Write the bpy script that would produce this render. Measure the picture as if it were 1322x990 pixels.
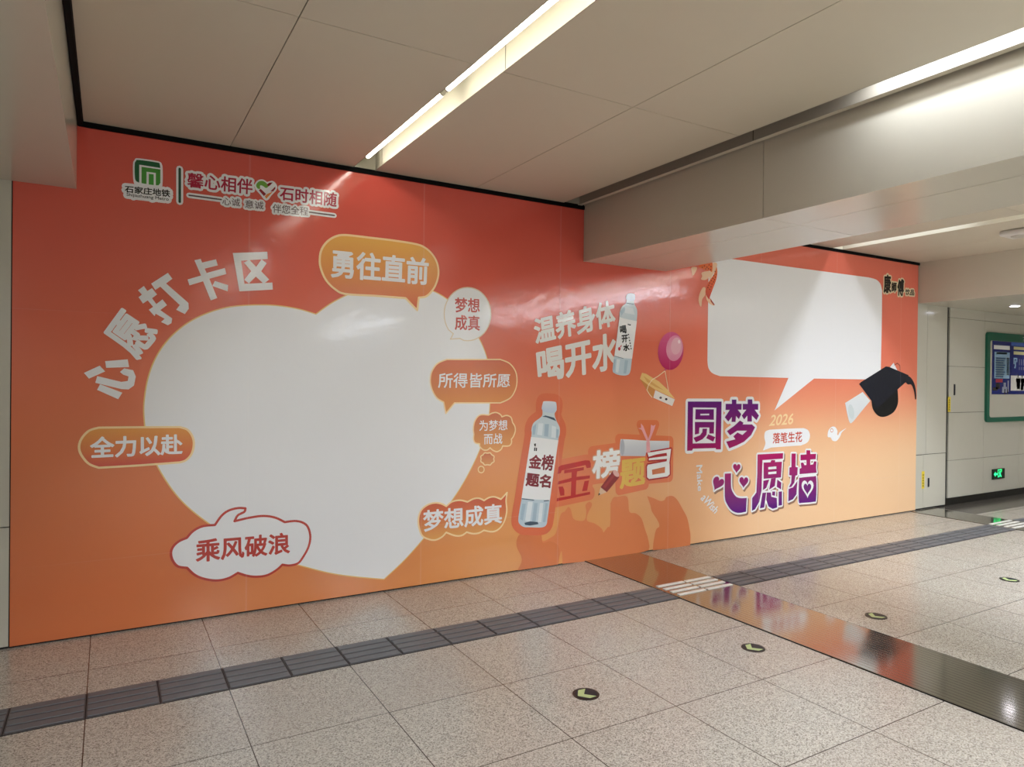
import bpy, bmesh, math, random
import numpy as np
from mathutils import Vector, Matrix
from mathutils.geometry import tessellate_polygon, delaunay_2d_cdt

for o in list(bpy.data.objects): bpy.data.objects.remove(o)
scene = bpy.context.scene
COL = scene.collection

# ------------------------------------------------------------------ camera
CAM = Vector((0.0, -4.8003, 1.55))
CR = Vector((0.86286862, -0.50531829, 0.01054334))
CU = Vector((-0.00695677, 0.0089842, 0.99993544))
CF = Vector((0.50538039, 0.86288627, -0.00423681))
FPX, CX, CY = 890.24, 661.0, 495.0
cam_d = bpy.data.cameras.new('camera')
cam_d.sensor_width = 36.0; cam_d.lens = FPX / 1322 * 36.0
cam_d.clip_start = 0.05; cam_d.clip_end = 100
cam = bpy.data.objects.new('camera', cam_d); COL.objects.link(cam)
cam.matrix_world = Matrix(((CR.x, CU.x, -CF.x, CAM.x), (CR.y, CU.y, -CF.y, CAM.y), (CR.z, CU.z, -CF.z, CAM.z), (0, 0, 0, 1)))
scene.camera = cam

# ------------------------------------------------------------------ light and exposure
scene.view_settings.view_transform = 'Standard'
scene.view_settings.look = 'None'
scene.view_settings.gamma = 1.0
scene.view_settings.use_curve_mapping = False
scene.view_settings.exposure = 0.4
TUBE_EMIT = 17.0         # emission strength of a fluorescent tube
SLOT_WATT = 26.0         # radiant watts per metre of the lamps hidden in the ceiling slots
LAMP_RGB = (0.915, 0.985, 1.09)
world = bpy.data.worlds.new('world'); scene.world = world; world.use_nodes = True
world.node_tree.nodes['Background'].inputs[0].default_value = (1.0, 0.95, 0.9, 1)
world.node_tree.nodes['Background'].inputs[1].default_value = 0.0


def slot_or_fill_lamp(x, y0, y1, z, w=0.04, watt=SLOT_WATT):
    l = bpy.data.lights.new('slot_or_fill_lamp', 'AREA'); l.shape = 'RECTANGLE'
    l.size = w; l.size_y = abs(y1 - y0); l.energy = watt * abs(y1 - y0); l.color = LAMP_RGB
    o = bpy.data.objects.new('slot_or_fill_lamp', l); COL.objects.link(o)
    o.location = (x, (y0 + y1) / 2, z)


H = 3.048
slot_or_fill_lamp(1.565, -4.3, -9.6, H + 0.11)      # first slot, continuing past the frame
slot_or_fill_lamp(3.335, -2.62, -9.6, H + 0.10, watt=5)     # cove beside the beam
slot_or_fill_lamp(6.945, -0.10, -1.35, H + 0.11, watt=.6)     # slot of the right bay
slot_or_fill_lamp(6.945, -2.3, -9.6, H + 0.11)
slot_or_fill_lamp(-1.9, -4.6, -9.6, 2.60, .5, 9)      # last three: unseen fill lights added to lift the overall brightness
slot_or_fill_lamp(3.9, -5.6, -9.6, 2.5, .16, 20)
slot_or_fill_lamp(7.6, -3.2, -9.6, 3.0, .5, 30)

# ------------------------------------------------------------------ materials


def lin(c):
    return tuple(((v / 255) / 12.92 if v / 255 <= .04045 else ((v / 255 + .055) / 1.055) ** 2.4) for v in c[:3]) + (1.0,)


class N:
    def __init__(s, name):
        s.m = bpy.data.materials.new(name); s.m.use_nodes = True
        s.t = s.m.node_tree; s.b = s.t.nodes['Principled BSDF']; s._pos = None

    def new(s, typ, **kw):
        n = s.t.nodes.new(typ)
        for k, v in kw.items(): setattr(n, k, v)
        return n

    def link(s, a, b): s.t.links.new(a, b)

    def val(s, sock, v):
        if isinstance(v, bpy.types.NodeSocket): s.link(v, sock)
        else: sock.default_value = v

    def math(s, op, a, b=0.0, c=0.0, clamp=False):
        n = s.new('ShaderNodeMath', operation=op); n.use_clamp = clamp
        s.val(n.inputs[0], a); s.val(n.inputs[1], b); s.val(n.inputs[2], c)
        return n.outputs[0]

    def pos(s):
        if s._pos is None:
            tc = s.new('ShaderNodeTexCoord'); sp = s.new('ShaderNodeSeparateXYZ')
            s.link(tc.outputs['Object'], sp.inputs[0]); s._pos = sp.outputs; s.tc = tc
        return s._pos

    def smooth(s, v, a, b):
        n = s.new('ShaderNodeMapRange', interpolation_type='SMOOTHSTEP')
        s.val(n.inputs[0], v); n.inputs[1].default_value = a; n.inputs[2].default_value = b
        return n.outputs[0]

    def mix(s, f, a, b):
        n = s.new('ShaderNodeMix', data_type='RGBA')
        s.val(n.inputs[0], f); s.val(n.inputs[6], a); s.val(n.inputs[7], b)
        return n.outputs[2]

    def ramp(s, f, stops):
        n = s.new('ShaderNodeValToRGB'); e = n.color_ramp.elements
        while len(e) < len(stops): e.new(0.5)
        for i, (p, c) in enumerate(stops): e[i].position = p; e[i].color = lin(c)
        s.val(n.inputs[0], f); return n.outputs[0]

    def line(s, v, start, pitch, half):
        """1 on thin lines every pitch from start"""
        a = s.math('DIVIDE', s.math('SUBTRACT', v, start), pitch)
        fr = s.math('ABSOLUTE', s.math('SUBTRACT', s.math('FRACT', s.math('ADD', a, 0.5)), 0.5))
        return s.math('LESS_THAN', s.math('MULTIPLY', fr, pitch), half)

    def noise(s, scale, detail=2, rough=.5, vec=None):
        s.pos(); n = s.new('ShaderNodeTexNoise'); n.inputs['Scale'].default_value = scale
        n.inputs['Detail'].default_value = detail; n.inputs['Roughness'].default_value = rough
        s.link(vec or s.tc.outputs['Object'], n.inputs['Vector']); return n.outputs[0]

    def bump(s, h, strength, dist):
        n = s.new('ShaderNodeBump'); n.inputs['Strength'].default_value = strength; n.inputs['Distance'].default_value = dist
        s.link(h, n.inputs['Height']); s.link(n.outputs[0], s.b.inputs['Normal'])

    def set(s, col=None, rough=.5, metal=0.0, spec=.5):
        if col is not None: s.val(s.b.inputs['Base Color'], col)
        s.val(s.b.inputs['Roughness'], rough); s.b.inputs['Metallic'].default_value = metal
        s.b.inputs['Specular IOR Level'].default_value = spec


def plain(name, rgb, rough=.5, metal=0.0, spec=.5, var=0.0):
    n = N(name)
    col = lin(rgb)
    if var:
        f = n.noise(9, 3); col = n.mix(n.math('MULTIPLY', f, var), col, lin([v * .72 for v in rgb]))
    n.set(col, rough, metal, spec); return n.m


def emis(name, rgb, strength):
    n = N(name); n.set(lin(rgb), .4)
    n.b.inputs['Emission Color'].default_value = lin(rgb); n.b.inputs['Emission Strength'].default_value = strength
    return n.m


def vinyl_finish(n, col, rough=.115, spec=.5):
    """glossy printed vinyl hung in strips: lap seams and slight waviness"""
    p = n.pos()
    v = n.math('MULTIPLY', n.line(p[0], .795, 1.237, .006), n.math('GREATER_THAN', p[0], .2))
    h1 = n.math('LESS_THAN', n.math('ABSOLUTE', n.math('SUBTRACT', p[2], .45)), .003)
    h2 = n.math('LESS_THAN', n.math('ABSOLUTE', n.math('SUBTRACT', p[2], 1.93)), .003)
    h = n.math('MAXIMUM', h1, n.math('MULTIPLY', h2, .6))
    hs = n.math('MULTIPLY', h, n.smooth(n.noise(1.1, 1), .42, .6))
    seam = n.math('MAXIMUM', v, hs)
    c = n.mix(n.math('MULTIPLY', seam, .045), col, (1, .95, .9, 1))
    n.set(c, rough, 0, spec)
    wav = n.math('ADD', n.math('MULTIPLY', n.noise(5.5, 2), .0042), n.math('MULTIPLY', n.noise(38, 2), .00055))
    n.bump(n.math('ADD', wav, n.math('MULTIPLY', seam, .0012)), .55, 1.0)
    return n.m


INK = {}


def ink(*stops):
    """one printed colour, or a top-to-bottom printed blend of several"""
    if stops not in INK:
        n = N('printed_ink_%d' % len(INK))
        if len(stops) == 1: col = lin(stops[0])
        else:
            tc = n.new('ShaderNodeTexCoord'); sp = n.new('ShaderNodeSeparateXYZ'); n.link(tc.outputs['Generated'], sp.inputs[0])
            k = len(stops) - 1
            col = n.ramp(n.math('SUBTRACT', 1.0, sp.outputs[2]), [(i / k, s) for i, s in enumerate(stops)])
        INK[stops] = vinyl_finish(n, col)
    return INK[stops]


WHITE = (238, 238, 240)


def mural_material():
    n = N('mural_print'); p = n.pos(); x, z = p[0], p[2]
    c = n.ramp(n.math('DIVIDE', z, 3.05), [(0, (226, 142, 82)), (.28, (226, 134, 86)), (.5, (224, 118, 86)), (.75, (221, 100, 82)), (1, (212, 86, 74))])
    left = n.math('MULTIPLY', n.smooth(x, 2.6, -.6), n.smooth(z, 1.9, .2))
    c = n.mix(n.math('MULTIPLY', left, .8), c, lin((212, 112, 70)))
    mid = n.math('MULTIPLY', n.math('MULTIPLY', n.smooth(x, 1.2, 3.2), n.smooth(x, 6.2, 3.6)), n.smooth(z, 1.7, .2))
    c = n.mix(n.math('MULTIPLY', mid, .75), c, lin((230, 164, 98)))
    right = n.math('MULTIPLY', n.smooth(x, 3.2, 6.2), n.smooth(z, 2.0, .45))
    c = n.mix(right, c, lin((241, 200, 158)))
    up = n.math('MULTIPLY', n.smooth(x, 3.9, 5.4), n.smooth(z, .9, 1.9))
    c = n.mix(n.math('MULTIPLY', up, .6), c, lin((236, 130, 106)))
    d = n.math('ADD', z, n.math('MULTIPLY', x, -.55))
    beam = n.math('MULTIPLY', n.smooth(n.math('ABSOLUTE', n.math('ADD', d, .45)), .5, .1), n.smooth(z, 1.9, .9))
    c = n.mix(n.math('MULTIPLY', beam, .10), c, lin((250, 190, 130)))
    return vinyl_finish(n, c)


def floor_material():
    n = N('granite_tiles'); p = n.pos(); x, y = p[0], p[1]
    jx1 = n.math('MULTIPLY', n.line(x, -.079, .609, .0022), n.math('LESS_THAN', x, 3.85))
    jx2 = n.math('MULTIPLY', n.line(x, 4.745, .596, .0022), n.math('GREATER_THAN', x, 3.85))
    j = n.math('MAXIMUM', n.math('MAXIMUM', jx1, jx2), n.line(y, -1.152, .605, .0022))
    vo = n.new('ShaderNodeTexVoronoi'); vo.inputs['Scale'].default_value = 200
    n.link(n.tc.outputs['Object'], vo.inputs['Vector'])
    sv = n.new('ShaderNodeSeparateColor'); n.link(vo.outputs['Color'], sv.inputs[0])
    g = n.ramp(sv.outputs[0], [(0, (130, 123, 114)), (.16, (160, 152, 142)), (.4, (191, 184, 172)), (.75, (207, 201, 189)), (1, (222, 218, 207))])
    fleck = n.smooth(n.noise(150, 3, .6), .58, .66)
    g = n.mix(n.math('MULTIPLY', fleck, .55), g, lin((92, 84, 80)))
    big = n.noise(1.6, 3)
    g = n.mix(n.math('MULTIPLY', n.smooth(big, .45, .75), .25), g, lin((186, 172, 160)))
    wn = n.new('ShaderNodeTexWhiteNoise', noise_dimensions='2D')
    cb = n.new('ShaderNodeCombineXYZ')
    n.link(n.math('FLOOR', n.math('DIVIDE', n.math('ADD', x, .079), .609)), cb.inputs[0])
    n.link(n.math('FLOOR', n.math('DIVIDE', n.math('ADD', y, 1.152), .605)), cb.inputs[1]); n.link(cb.outputs[0], wn.inputs['Vector'])
    g = n.mix(n.math('MULTIPLY', wn.outputs[0], .14), g, lin((165, 152, 143)))
    c = n.mix(j, g, lin((70, 56, 46)))
    n.set(c, n.math('ADD', .16, n.math('MULTIPLY', big, .10)), 0, .5)
    n.bump(n.math('MULTIPLY', j, -.001), .6, 1.0)
    return n.m


def steel_material():
    n = N('brushed_steel'); p = n.pos()
    rib = n.math('SINE', n.math('MULTIPLY', p[0], 2 * math.pi / .0335))
    gro = n.smooth(rib, .90, .98)
    c = n.mix(gro, lin((192, 188, 180)), lin((104, 98, 92)))
    c = n.mix(n.math('MULTIPLY', n.noise(3, 3), .25), c, lin((160, 154, 146)))
    n.set(c, n.math('ADD', .07, n.math('MULTIPLY', n.noise(7, 2), .07)), .96)
    n.bump(n.math('MULTIPLY', gro, -.0006), .35, 1.0)
    return n.m


M = dict(
    mural=mural_material(), floor=floor_material(), steel=steel_material(),
    bar=plain('polished_bar', (238, 236, 230), .3),
    tactile=plain('grey_rubber', (110, 112, 117), .42, var=.3), tacbase=plain('grey_rubber_groove_shade', (86, 82, 83), .5),  # darker base colour paints in the shade between the raised bars
    ceil=plain('ceiling_panel', (204, 196, 176), .42, var=.05), ceil_dark=plain('ceiling_void', (34, 30, 27), .8),
    beam=plain('beam_panel', (206, 200, 184), .2, spec=.5, var=.05),
    slot=plain('slot_cream', (160, 155, 138), .45), slotlit=plain('slot_lit', (240, 236, 220), .45), cove=plain('cove_shade', (158, 150, 136), .5),  # cove darkened and right slot whitened: shade and lamp light put into the paint
    wall=plain('enamel_panel', (196, 192, 178), .14, spec=.5, var=.05), gap=plain('panel_gap', (30, 27, 25), .8),
    black=plain('black_trim', (10, 10, 10), .7, spec=.1), base=plain('black_skirting', (16, 15, 15), .12),
    darkstone=plain('dark_granite', (96, 90, 84), .16, var=.6),
    tube=emis('tube_glow', (255, 250, 238), TUBE_EMIT), cap=plain('tube_cap', (190, 186, 176), .4),
    disc_rim=plain('marker_rim', (38, 32, 26), .35), disc=plain('marker_face', (34, 42, 50), .3, spec=.2), arrow=plain('marker_arrow', (186, 204, 142), .4),
    green=plain('green_frame', (14, 96, 74), .3), white=plain('white_print', WHITE, .3), handle=plain('handle_black', (30, 34, 46), .4),
    yellow=plain('yellow_sticker', (226, 200, 60), .45), stickertext=plain('sticker_text', (96, 78, 30), .5),
    navy=plain('poster_navy', (22, 34, 112), .25), blue=plain('poster_blue', (52, 92, 182), .25), pale=plain('poster_pale', (150, 186, 220), .25),
    cream=plain('poster_cream', (216, 210, 160), .25), red=plain('poster_red', (170, 40, 60), .25), grey=plain('poster_grey', (150, 156, 176), .25), dark=plain('poster_dark', (24, 24, 34), .25),
    exit=plain('exit_face', (6, 40, 22), .3), exitglow=emis('exit_glow', (40, 255, 140), 1.6), rim=plain('lamp_rim', (215, 213, 208), .35),
    led=emis('downlight_glow', (240, 240, 255), 14.0),
)

# ------------------------------------------------------------------ object helpers


def link(name, me, mats, parent=None):
    o = bpy.data.objects.new(name, me); COL.objects.link(o)
    for m in (mats if isinstance(mats, (list, tuple)) else [mats]): me.materials.append(m)
    if parent: o.parent = parent
    return o


def tag(o, label, cat, group=None):
    o['label'] = label; o['category'] = cat
    if group: o['group'] = group
    return o


def struct(o): o['kind'] = 'structure'; return o


class B:
    """collects boxes and prisms into one mesh"""

    def __init__(s): s.bm = bmesh.new()

    def box(s, x0, x1, y0, y1, z0, z1, mi=0, bevel=0.0):
        r = bmesh.ops.create_cube(s.bm, size=1.0)
        for v in r['verts']: v.co = Vector(((x0 + x1) / 2 + v.co.x * (x1 - x0), (y0 + y1) / 2 + v.co.y * (y1 - y0), (z0 + z1) / 2 + v.co.z * (z1 - z0)))
        fs = {f for v in r['verts'] for f in v.link_faces}
        for f in fs: f.material_index = mi
        if bevel:
            bmesh.ops.bevel(s.bm, geom=list({e for f in fs for e in f.edges}), offset=bevel, segments=2, affect='EDGES', profile=.5)
        return s

    def cyl(s, p0, p1, r0, r1=None, mi=0, seg=20):
        p0, p1 = Vector(p0), Vector(p1); d = p1 - p0
        r = bmesh.ops.create_cone(s.bm, cap_ends=True, segments=seg, radius1=r0, radius2=r0 if r1 is None else r1, depth=d.length)
        q = d.to_track_quat('Z', 'Y').to_matrix().to_4x4()
        for v in r['verts']: v.co = q @ v.co + (p0 + p1) / 2
        for f in {f for v in r['verts'] for f in v.link_faces}: f.material_index = mi; f.smooth = len(f.verts) == 4
        return s

    def prism(s, pts, a, b, axis='z', mi=0):
        """outline pts extruded from a to b along an axis"""
        def P(p, t): return {'z': (p[0], p[1], t), 'y': (p[0], t, p[1])}[axis]
        lo = [s.bm.verts.new(P(p, a)) for p in pts]; hi = [s.bm.verts.new(P(p, b)) for p in pts]
        fs = [s.bm.faces.new(lo), s.bm.faces.new(hi)]
        for i in range(len(pts)):
            j = (i + 1) % len(pts); fs.append(s.bm.faces.new((lo[i], lo[j], hi[j], hi[i])))
        for f in fs: f.material_index = mi
        bmesh.ops.recalc_face_normals(s.bm, faces=fs)
        return s

    def done(s, name, mats, parent=None, loc=None):
        if loc is not None:
            for v in s.bm.verts: v.co -= Vector(loc)
        me = bpy.data.meshes.new(name); s.bm.to_mesh(me); s.bm.free()
        o = link(name, me, mats, parent)
        if loc is not None: o.location = loc
        return o


# ------------------------------------------------------------------ the shell
b = B(); b.box(-6, 14, -10, .1, -.12, 0); struct(b.done('floor', M['floor']))
b = B(); b.box(-6, -.478, -.0, .25, .014, .688); b.box(-6, -.478, 0, .25, .694, 3.2); b.box(-6, 8.575, .012, .25, 0, 3.2, 1)
struct(b.done('wall_back', [M['wall'], M['gap']]))
b = B(); b.box(-6, 14, -10.2, -10, 0, 3.3); struct(b.done('wall_front', M['wall']))
b = B(); b.box(-6.2, -6, -10, .25, 0, 3.3); struct(b.done('wall_left', M['wall']))
b = B(); b.box(14, 14.2, -10, .25, 0, 3.3); struct(b.done('wall_right', M['wall']))

# ceiling: panels with fine joints, and three lamp slots
G = .0022
b = B()
ys = [-.012] + [-1.875 * k for k in range(1, 6)] + [-10]


def ceil_run(x0, x1):
    for i in range(len(ys) - 1):
        b.box(x0 + G, x1 - G, ys[i + 1] + G, ys[i] - G, H, H + .02, 0)


for x0, x1 in ((-.138, .673), (.673, 1.487), (1.644, 2.46), (2.46, 3.29), (3.432, 3.478), (4.446, 5.25), (5.25, 6.06), (6.06, 6.875), (7.05, 7.82), (7.82, 8.585)):
    ceil_run(x0, x1)
b.box(-6, 14, -10, .1, H + .20, H + .26, 1)
for x0, x1 in ((-.3, 1.486), (1.645, 3.289), (3.433, 6.874), (7.051, 8.7)): b.box(x0, x1, -10, .05, H + .021, H + .03, 1)
struct(b.done('ceiling', [M['ceil'], M['ceil_dark']]))


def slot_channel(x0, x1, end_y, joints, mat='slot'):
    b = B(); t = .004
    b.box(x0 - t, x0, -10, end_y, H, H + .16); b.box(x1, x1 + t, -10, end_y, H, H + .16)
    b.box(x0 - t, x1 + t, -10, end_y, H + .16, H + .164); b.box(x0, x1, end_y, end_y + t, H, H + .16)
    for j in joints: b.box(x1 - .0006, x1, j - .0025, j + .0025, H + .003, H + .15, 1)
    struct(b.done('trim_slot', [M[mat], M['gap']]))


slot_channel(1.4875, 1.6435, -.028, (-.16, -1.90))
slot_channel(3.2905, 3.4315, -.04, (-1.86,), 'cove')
slot_channel(6.8755, 7.0495, -.02, (-1.86,), 'slotlit')


def beam(name, x0, x1, z0, ysplit, xsplit, y_end=-.004):
    b = B(); g = .0022
    xs = [x0] + xsplit + [x1]; yy = [y_end] + ysplit + [-10]
    b.box(x0 + .02, x1 - .02, -10, y_end - .002, z0 + .02, H + .15, 1)
    for i in range(len(yy) - 1):
        a, c = yy[i + 1] + g, yy[i] - g
        for k in range(len(xs) - 1):
            b.box(xs[k] + (g if k else 0), xs[k + 1] - (g if k < len(xs) - 2 else 0), a, c, z0, z0 + .022)
        b.box(x0, x0 + .022, a, c, z0 + .0222, H + .02); b.box(x1 - .022, x1, a, c, z0 + .0222, H + .02)
    return struct(b.done(name, [M['beam'], M['ceil_dark']]))


SPL = [-1.88, -3.75, -5.62, -7.5]
beam('ceiling_beam', -6, -.168, 2.648, [-2.9, -5.6], [-3.0])
beam('ceiling_beam', 3.505, 4.442, 2.575, SPL, [3.835])
beam('ceiling_beam', 8.588, 14, 2.55, [-3.2, -6.4], [], y_end=.03)

b = B(); b.box(-.166, 8.587, -.016, -.002, 3.016, 3.046); struct(b.done('trim_1', M['black']))
b = B(); b.box(-.1655, -.139, -10, -.017, 3.022, 3.046); struct(b.done('trim_2', M['black']))

# wall panels to the right of the mural
XE = 9.262
b = B(); g = .002
b.box(8.576, XE + .02, .018, .25, 0, 2.6, 1)
for x0, x1, z0, z1 in ((8.576, 8.795, .686, 2.55), (8.795, XE - .008, .686, 2.55), (8.576, 8.742, .02, .682)):
    b.box(x0 + g, x1 - g, 0, .02, z0 + g, z1 - g)
b.box(XE - .006, 14, .05, .25, .0, 2.7, 1)
zs = [.0, .574, 1.194, 1.795, 2.425, 2.56]; xs = [9.372, 10.25, 11.24, 12.23, 13.2, 14]
for i in range(5):
    for k in range(5):
        if (i, k) == (0, 2): continue
        b.box(xs[i] + g, xs[i + 1] - g, .032, .052, zs[k] + g, zs[k + 1] - g)
struct(b.done('wall_back_panels', [M['wall'], M['gap']]))
b = B(); b.box(XE + .012, 14, .018, .031, .0, .093); struct(b.done('baseboard_back', M['base']))


def access_door(name, x0, x1, y, z0, z1, hx, hz0, hz1):
    b = B(); b.box(x0 + g, x1 - g, y, y + .02, z0 + g, z1 - g, 0, .002); d = struct(b.done(name, M['wall']))
    b = B(); b.box(hx - .017, hx + .017, y - .006, y - .0005, hz0, hz1, 0, .004); b.box(hx - .008, hx + .008, y - .011, y - .006, hz0 + .015, hz1 - .015, 0, .003)
    b.done('door_handle', M['handle'], d); return d


access_door('door_1', 8.744, XE - .008, 0, .02, .684, 8.862, .275, .388)
access_door('door_2', 9.374, 10.25, .032, 1.194, 1.795, 9.50, 1.42, 1.565)

# dark stone border and the floor strips
b = B(); b.box(9.03, 14, -.47, .02, .0005, .0022); struct(b.done('trim_3', M['darkstone']))


def floor_plate(x0, x1, y0, label, rows, bar_x):
    b = B(); b.box(x0, x1, -9.9, y0, .0005, .005, 0, .001)
    for x in (x0 - .006, x1): b.box(x, x + .006, -9.9, y0, .0004, .004, 1)
    p = tag(b.done('expansion_joint_cover', [M['steel'], M['black']]), label, 'floor plate')
    for y in rows:
        for a, c in bar_x:
            q = B(); q.box(a, c, y - .017, y + .017, .005, .011, 0, .003); q.done('tactile_bar', M['bar'], p)
    return p


rows = [-.878 - .0745 * k for k in range(4)]
floor_plate(3.555, 4.156, -.008, 'wide ribbed steel floor plate running out from the mural past the white tactile bars', rows, ((3.585, 3.855), (3.872, 4.135)))
floor_plate(8.462, 8.985, -.012, 'narrower dark steel floor plate at the far right beside the beige wall panels', rows, ((8.49, 8.71), (8.725, 8.95)))


def tactile(x0, x1, pitch, first, label):
    """strip of paving squares with four raised bars each"""
    b = B(); x = first
    while x > x0: x -= pitch
    while x < x1 - .002:
        a, c = max(x, x0) + .002, min(x + pitch, x1) - .002
        if c - a > .03:
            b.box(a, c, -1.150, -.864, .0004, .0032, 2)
            for k in range(4):
                y = -.901 - .0705 * k
                b.box(a + .005, c - .005, y - .0265, y + .0265, .003, .0075, 0, .002)
        x += pitch
    b.box(x0, x1, -1.1515, -.8625, .0003, .0012, 1)
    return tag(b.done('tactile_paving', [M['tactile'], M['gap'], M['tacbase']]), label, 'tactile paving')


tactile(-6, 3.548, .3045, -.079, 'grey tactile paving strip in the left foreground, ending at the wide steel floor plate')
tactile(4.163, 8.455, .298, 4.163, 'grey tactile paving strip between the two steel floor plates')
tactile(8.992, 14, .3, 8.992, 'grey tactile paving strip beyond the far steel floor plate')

# direction markers set in the floor
for i, (x, y, lab) in enumerate(((2.053, -2.052, 'round floor marker nearest the camera with a pale green arrow'),
                                 (3.268, -2.046, 'round green arrow floor marker just left of the wide steel plate'),
                                 (4.442, -2.066, 'round green arrow floor marker just right of the wide steel plate'),
                                 (6.225, -2.068, 'round green arrow floor marker farthest right by the frame edge'))):
    r = .0665
    bs = B(); ring = [(r * math.cos(t * math.pi / 24), r * math.sin(t * math.pi / 24)) for t in range(48)]
    bs.prism(ring, .0004, .003)
    root = tag(bs.done('floor_marker', M['disc_rim']), lab, 'floor marker', 'exit arrow markers along the floor'); root.location = (x, y, 0)
    bs = B(); bs.prism([(p[0] * .84, p[1] * .84) for p in ring], .003, .0036); bs.done('marker_face', M['disc'], root)
    bs = B()
    A = .050  # chevron arrow pointing left along the wall
    for sgn in (1, -1):
        q = [(-A, 0), (-.012, 0), (.030, sgn * .046), (-.012, sgn * .049)]
        bs.prism(q if sgn > 0 else q[::-1], .0036, .0041)
    bs.done('arrow', M['arrow'], root)

# ------------------------------------------------------------------ lamps in view


def tube(y0, y1, label):
    root = bpy.data.objects.new('fluorescent_tube', None); COL.objects.link(root); root.location = (1.546, (y0 + y1) / 2, H + .16)
    tag(root, label, 'light', 'fluorescent tubes in the ceiling slot'); L = root.location
    def part(name, bb, m):
        for v in bb.bm.verts: v.co -= L
        bb.done(name, m, root)
    z = H + .047
    q = B(); q.cyl((1.546, y0 - .02, z), (1.546, y1 + .02, z), .013); part('tube', q, M['tube'])
    q = B(); q.cyl((1.546, y0, z), (1.546, y0 - .02, z), .0135)
    q.box(1.538, 1.554, y0 - .012, y0 - .004, z, H + .075); part('lamp_holder', q, M['cap'])
    q = B(); q.cyl((1.546, y1, z), (1.546, y1 + .02, z), .0135); q.box(1.538, 1.554, y1 + .004, y1 + .012, z, H + .075); part('lamp_holder', q, M['cap'])
    q = B(); q.box(1.530, 1.562, y1, y0, H + .070, H + .159, 0, .004); part('batten', q, M['cap'])


tube(-.13, -1.40, 'lit fluorescent tube in the ceiling slot, the one nearest the mural')
tube(-1.44, -2.9, 'lit fluorescent tube in the ceiling slot, the one leaving the frame')

# recessed downlight under the right soffit, and the ceiling fitting at the right edge


def downlight(x, y, label):
    root = bpy.data.objects.new('downlight', None); COL.objects.link(root); root.location = (x, y, 2.55); tag(root, label, 'light')
    q = B(); q.cyl((0, 0, -.004), (0, 0, -.0005), .062, .070, seg=32); q.done('trim_ring', M['rim'], root)
    q = B(); q.cyl((0, 0, -.006), (0, 0, -.0042), .05, .05, seg=32); q.done('lamp_face', M['led'], root)


downlight(9.80, -.52, 'small round white downlight in the soffit above the green framed board')
for x, y in ((9.8, -2.3), (11.7, -.52), (11.7, -2.3), (9.8, -5), (11.7, -5)):
    l = bpy.data.lights.new('soffit_lamp', 'SPOT'); l.energy = 34; l.spot_size = 2.2; l.spot_blend = .6; l.shadow_soft_size = .05; l.color = (.97, .97, 1)
    o = bpy.data.objects.new('soffit_lamp', l); COL.objects.link(o); o.location = (x, y, 2.535)
q = B(); q.box(7.44, 7.70, -1.66, -1.40, H - .055, H - .0005, 0, .02); fx = tag(q.done('ceiling_fitting', M['rim']), 'small pale square ceiling fitting cut by the right edge of the frame', 'ceiling fitting')
q = B(); q.cyl((7.57, -1.53, H - .062), (7.57, -1.53, H - .0555), .07, .075, seg=28); q.done('cover', M['cap'], fx)

# ------------------------------------------------------------------ notice board, exit sign, stickers
YW = .032


def rrect(x0, x1, z0, z1, r, n=6):
    out = []
    for cx, cz, a in ((x1 - r, z1 - r, 0), (x0 + r, z1 - r, 90), (x0 + r, z0 + r, 180), (x1 - r, z0 + r, 270)):
        for i in range(n + 1):
            t = math.radians(a + 90 * i / n); out.append((cx + r * math.cos(t), cz + r * math.sin(t)))
    return out


q = B(); q.prism(rrect(10.262, 12.5, 1.052, 2.277, .05), YW - .03, YW - .0005, 'y')
nb = tag(q.done('notice_board', M['green']), 'green framed notice board with blue posters on the beige wall at right', 'notice board')
q = B(); q.prism(rrect(10.335, 12.43, 1.118, 2.166, .04), YW - .034, YW - .0301, 'y'); q.done('backing_sheet', M['wall'], nb)
for k in range(2):
    q = B(); xg = 11.235 + .14 * k
    q.box(xg, xg + .09, YW - .0315, YW - .0302, 2.235, 2.245); q.box(xg + .01, xg + .08, YW - .0315, YW - .0302, 2.205, 2.213); q.box(xg + .04, xg + .05, YW - .0315, YW - .0302, 2.19, 2.25); q.box(xg, xg + .09, YW - .0315, YW - .0302, 2.188, 2.195)
    q.done('heading', M['rim'], nb)
YP = YW - .0341


def poster(x0, x1, items, base):
    p = B(); p.box(x0, x1, YP - .002, YP, 1.432, 2.163); o = p.done('poster', base, nb)
    for nm, m, boxes in items:
        p = B()
        for i, (a, c, d, e) in enumerate(boxes):
            w, h = x1 - x0, 2.163 - 1.432
            if i and not nm.startswith(('text', 'number')): p.done(nm, m, o); p = B()
            p.box(x0 + a * w, x0 + c * w, YP - .003, YP - .0021, 2.163 - e * h, 2.163 - d * h)
        p.done(nm, m, o)


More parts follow.
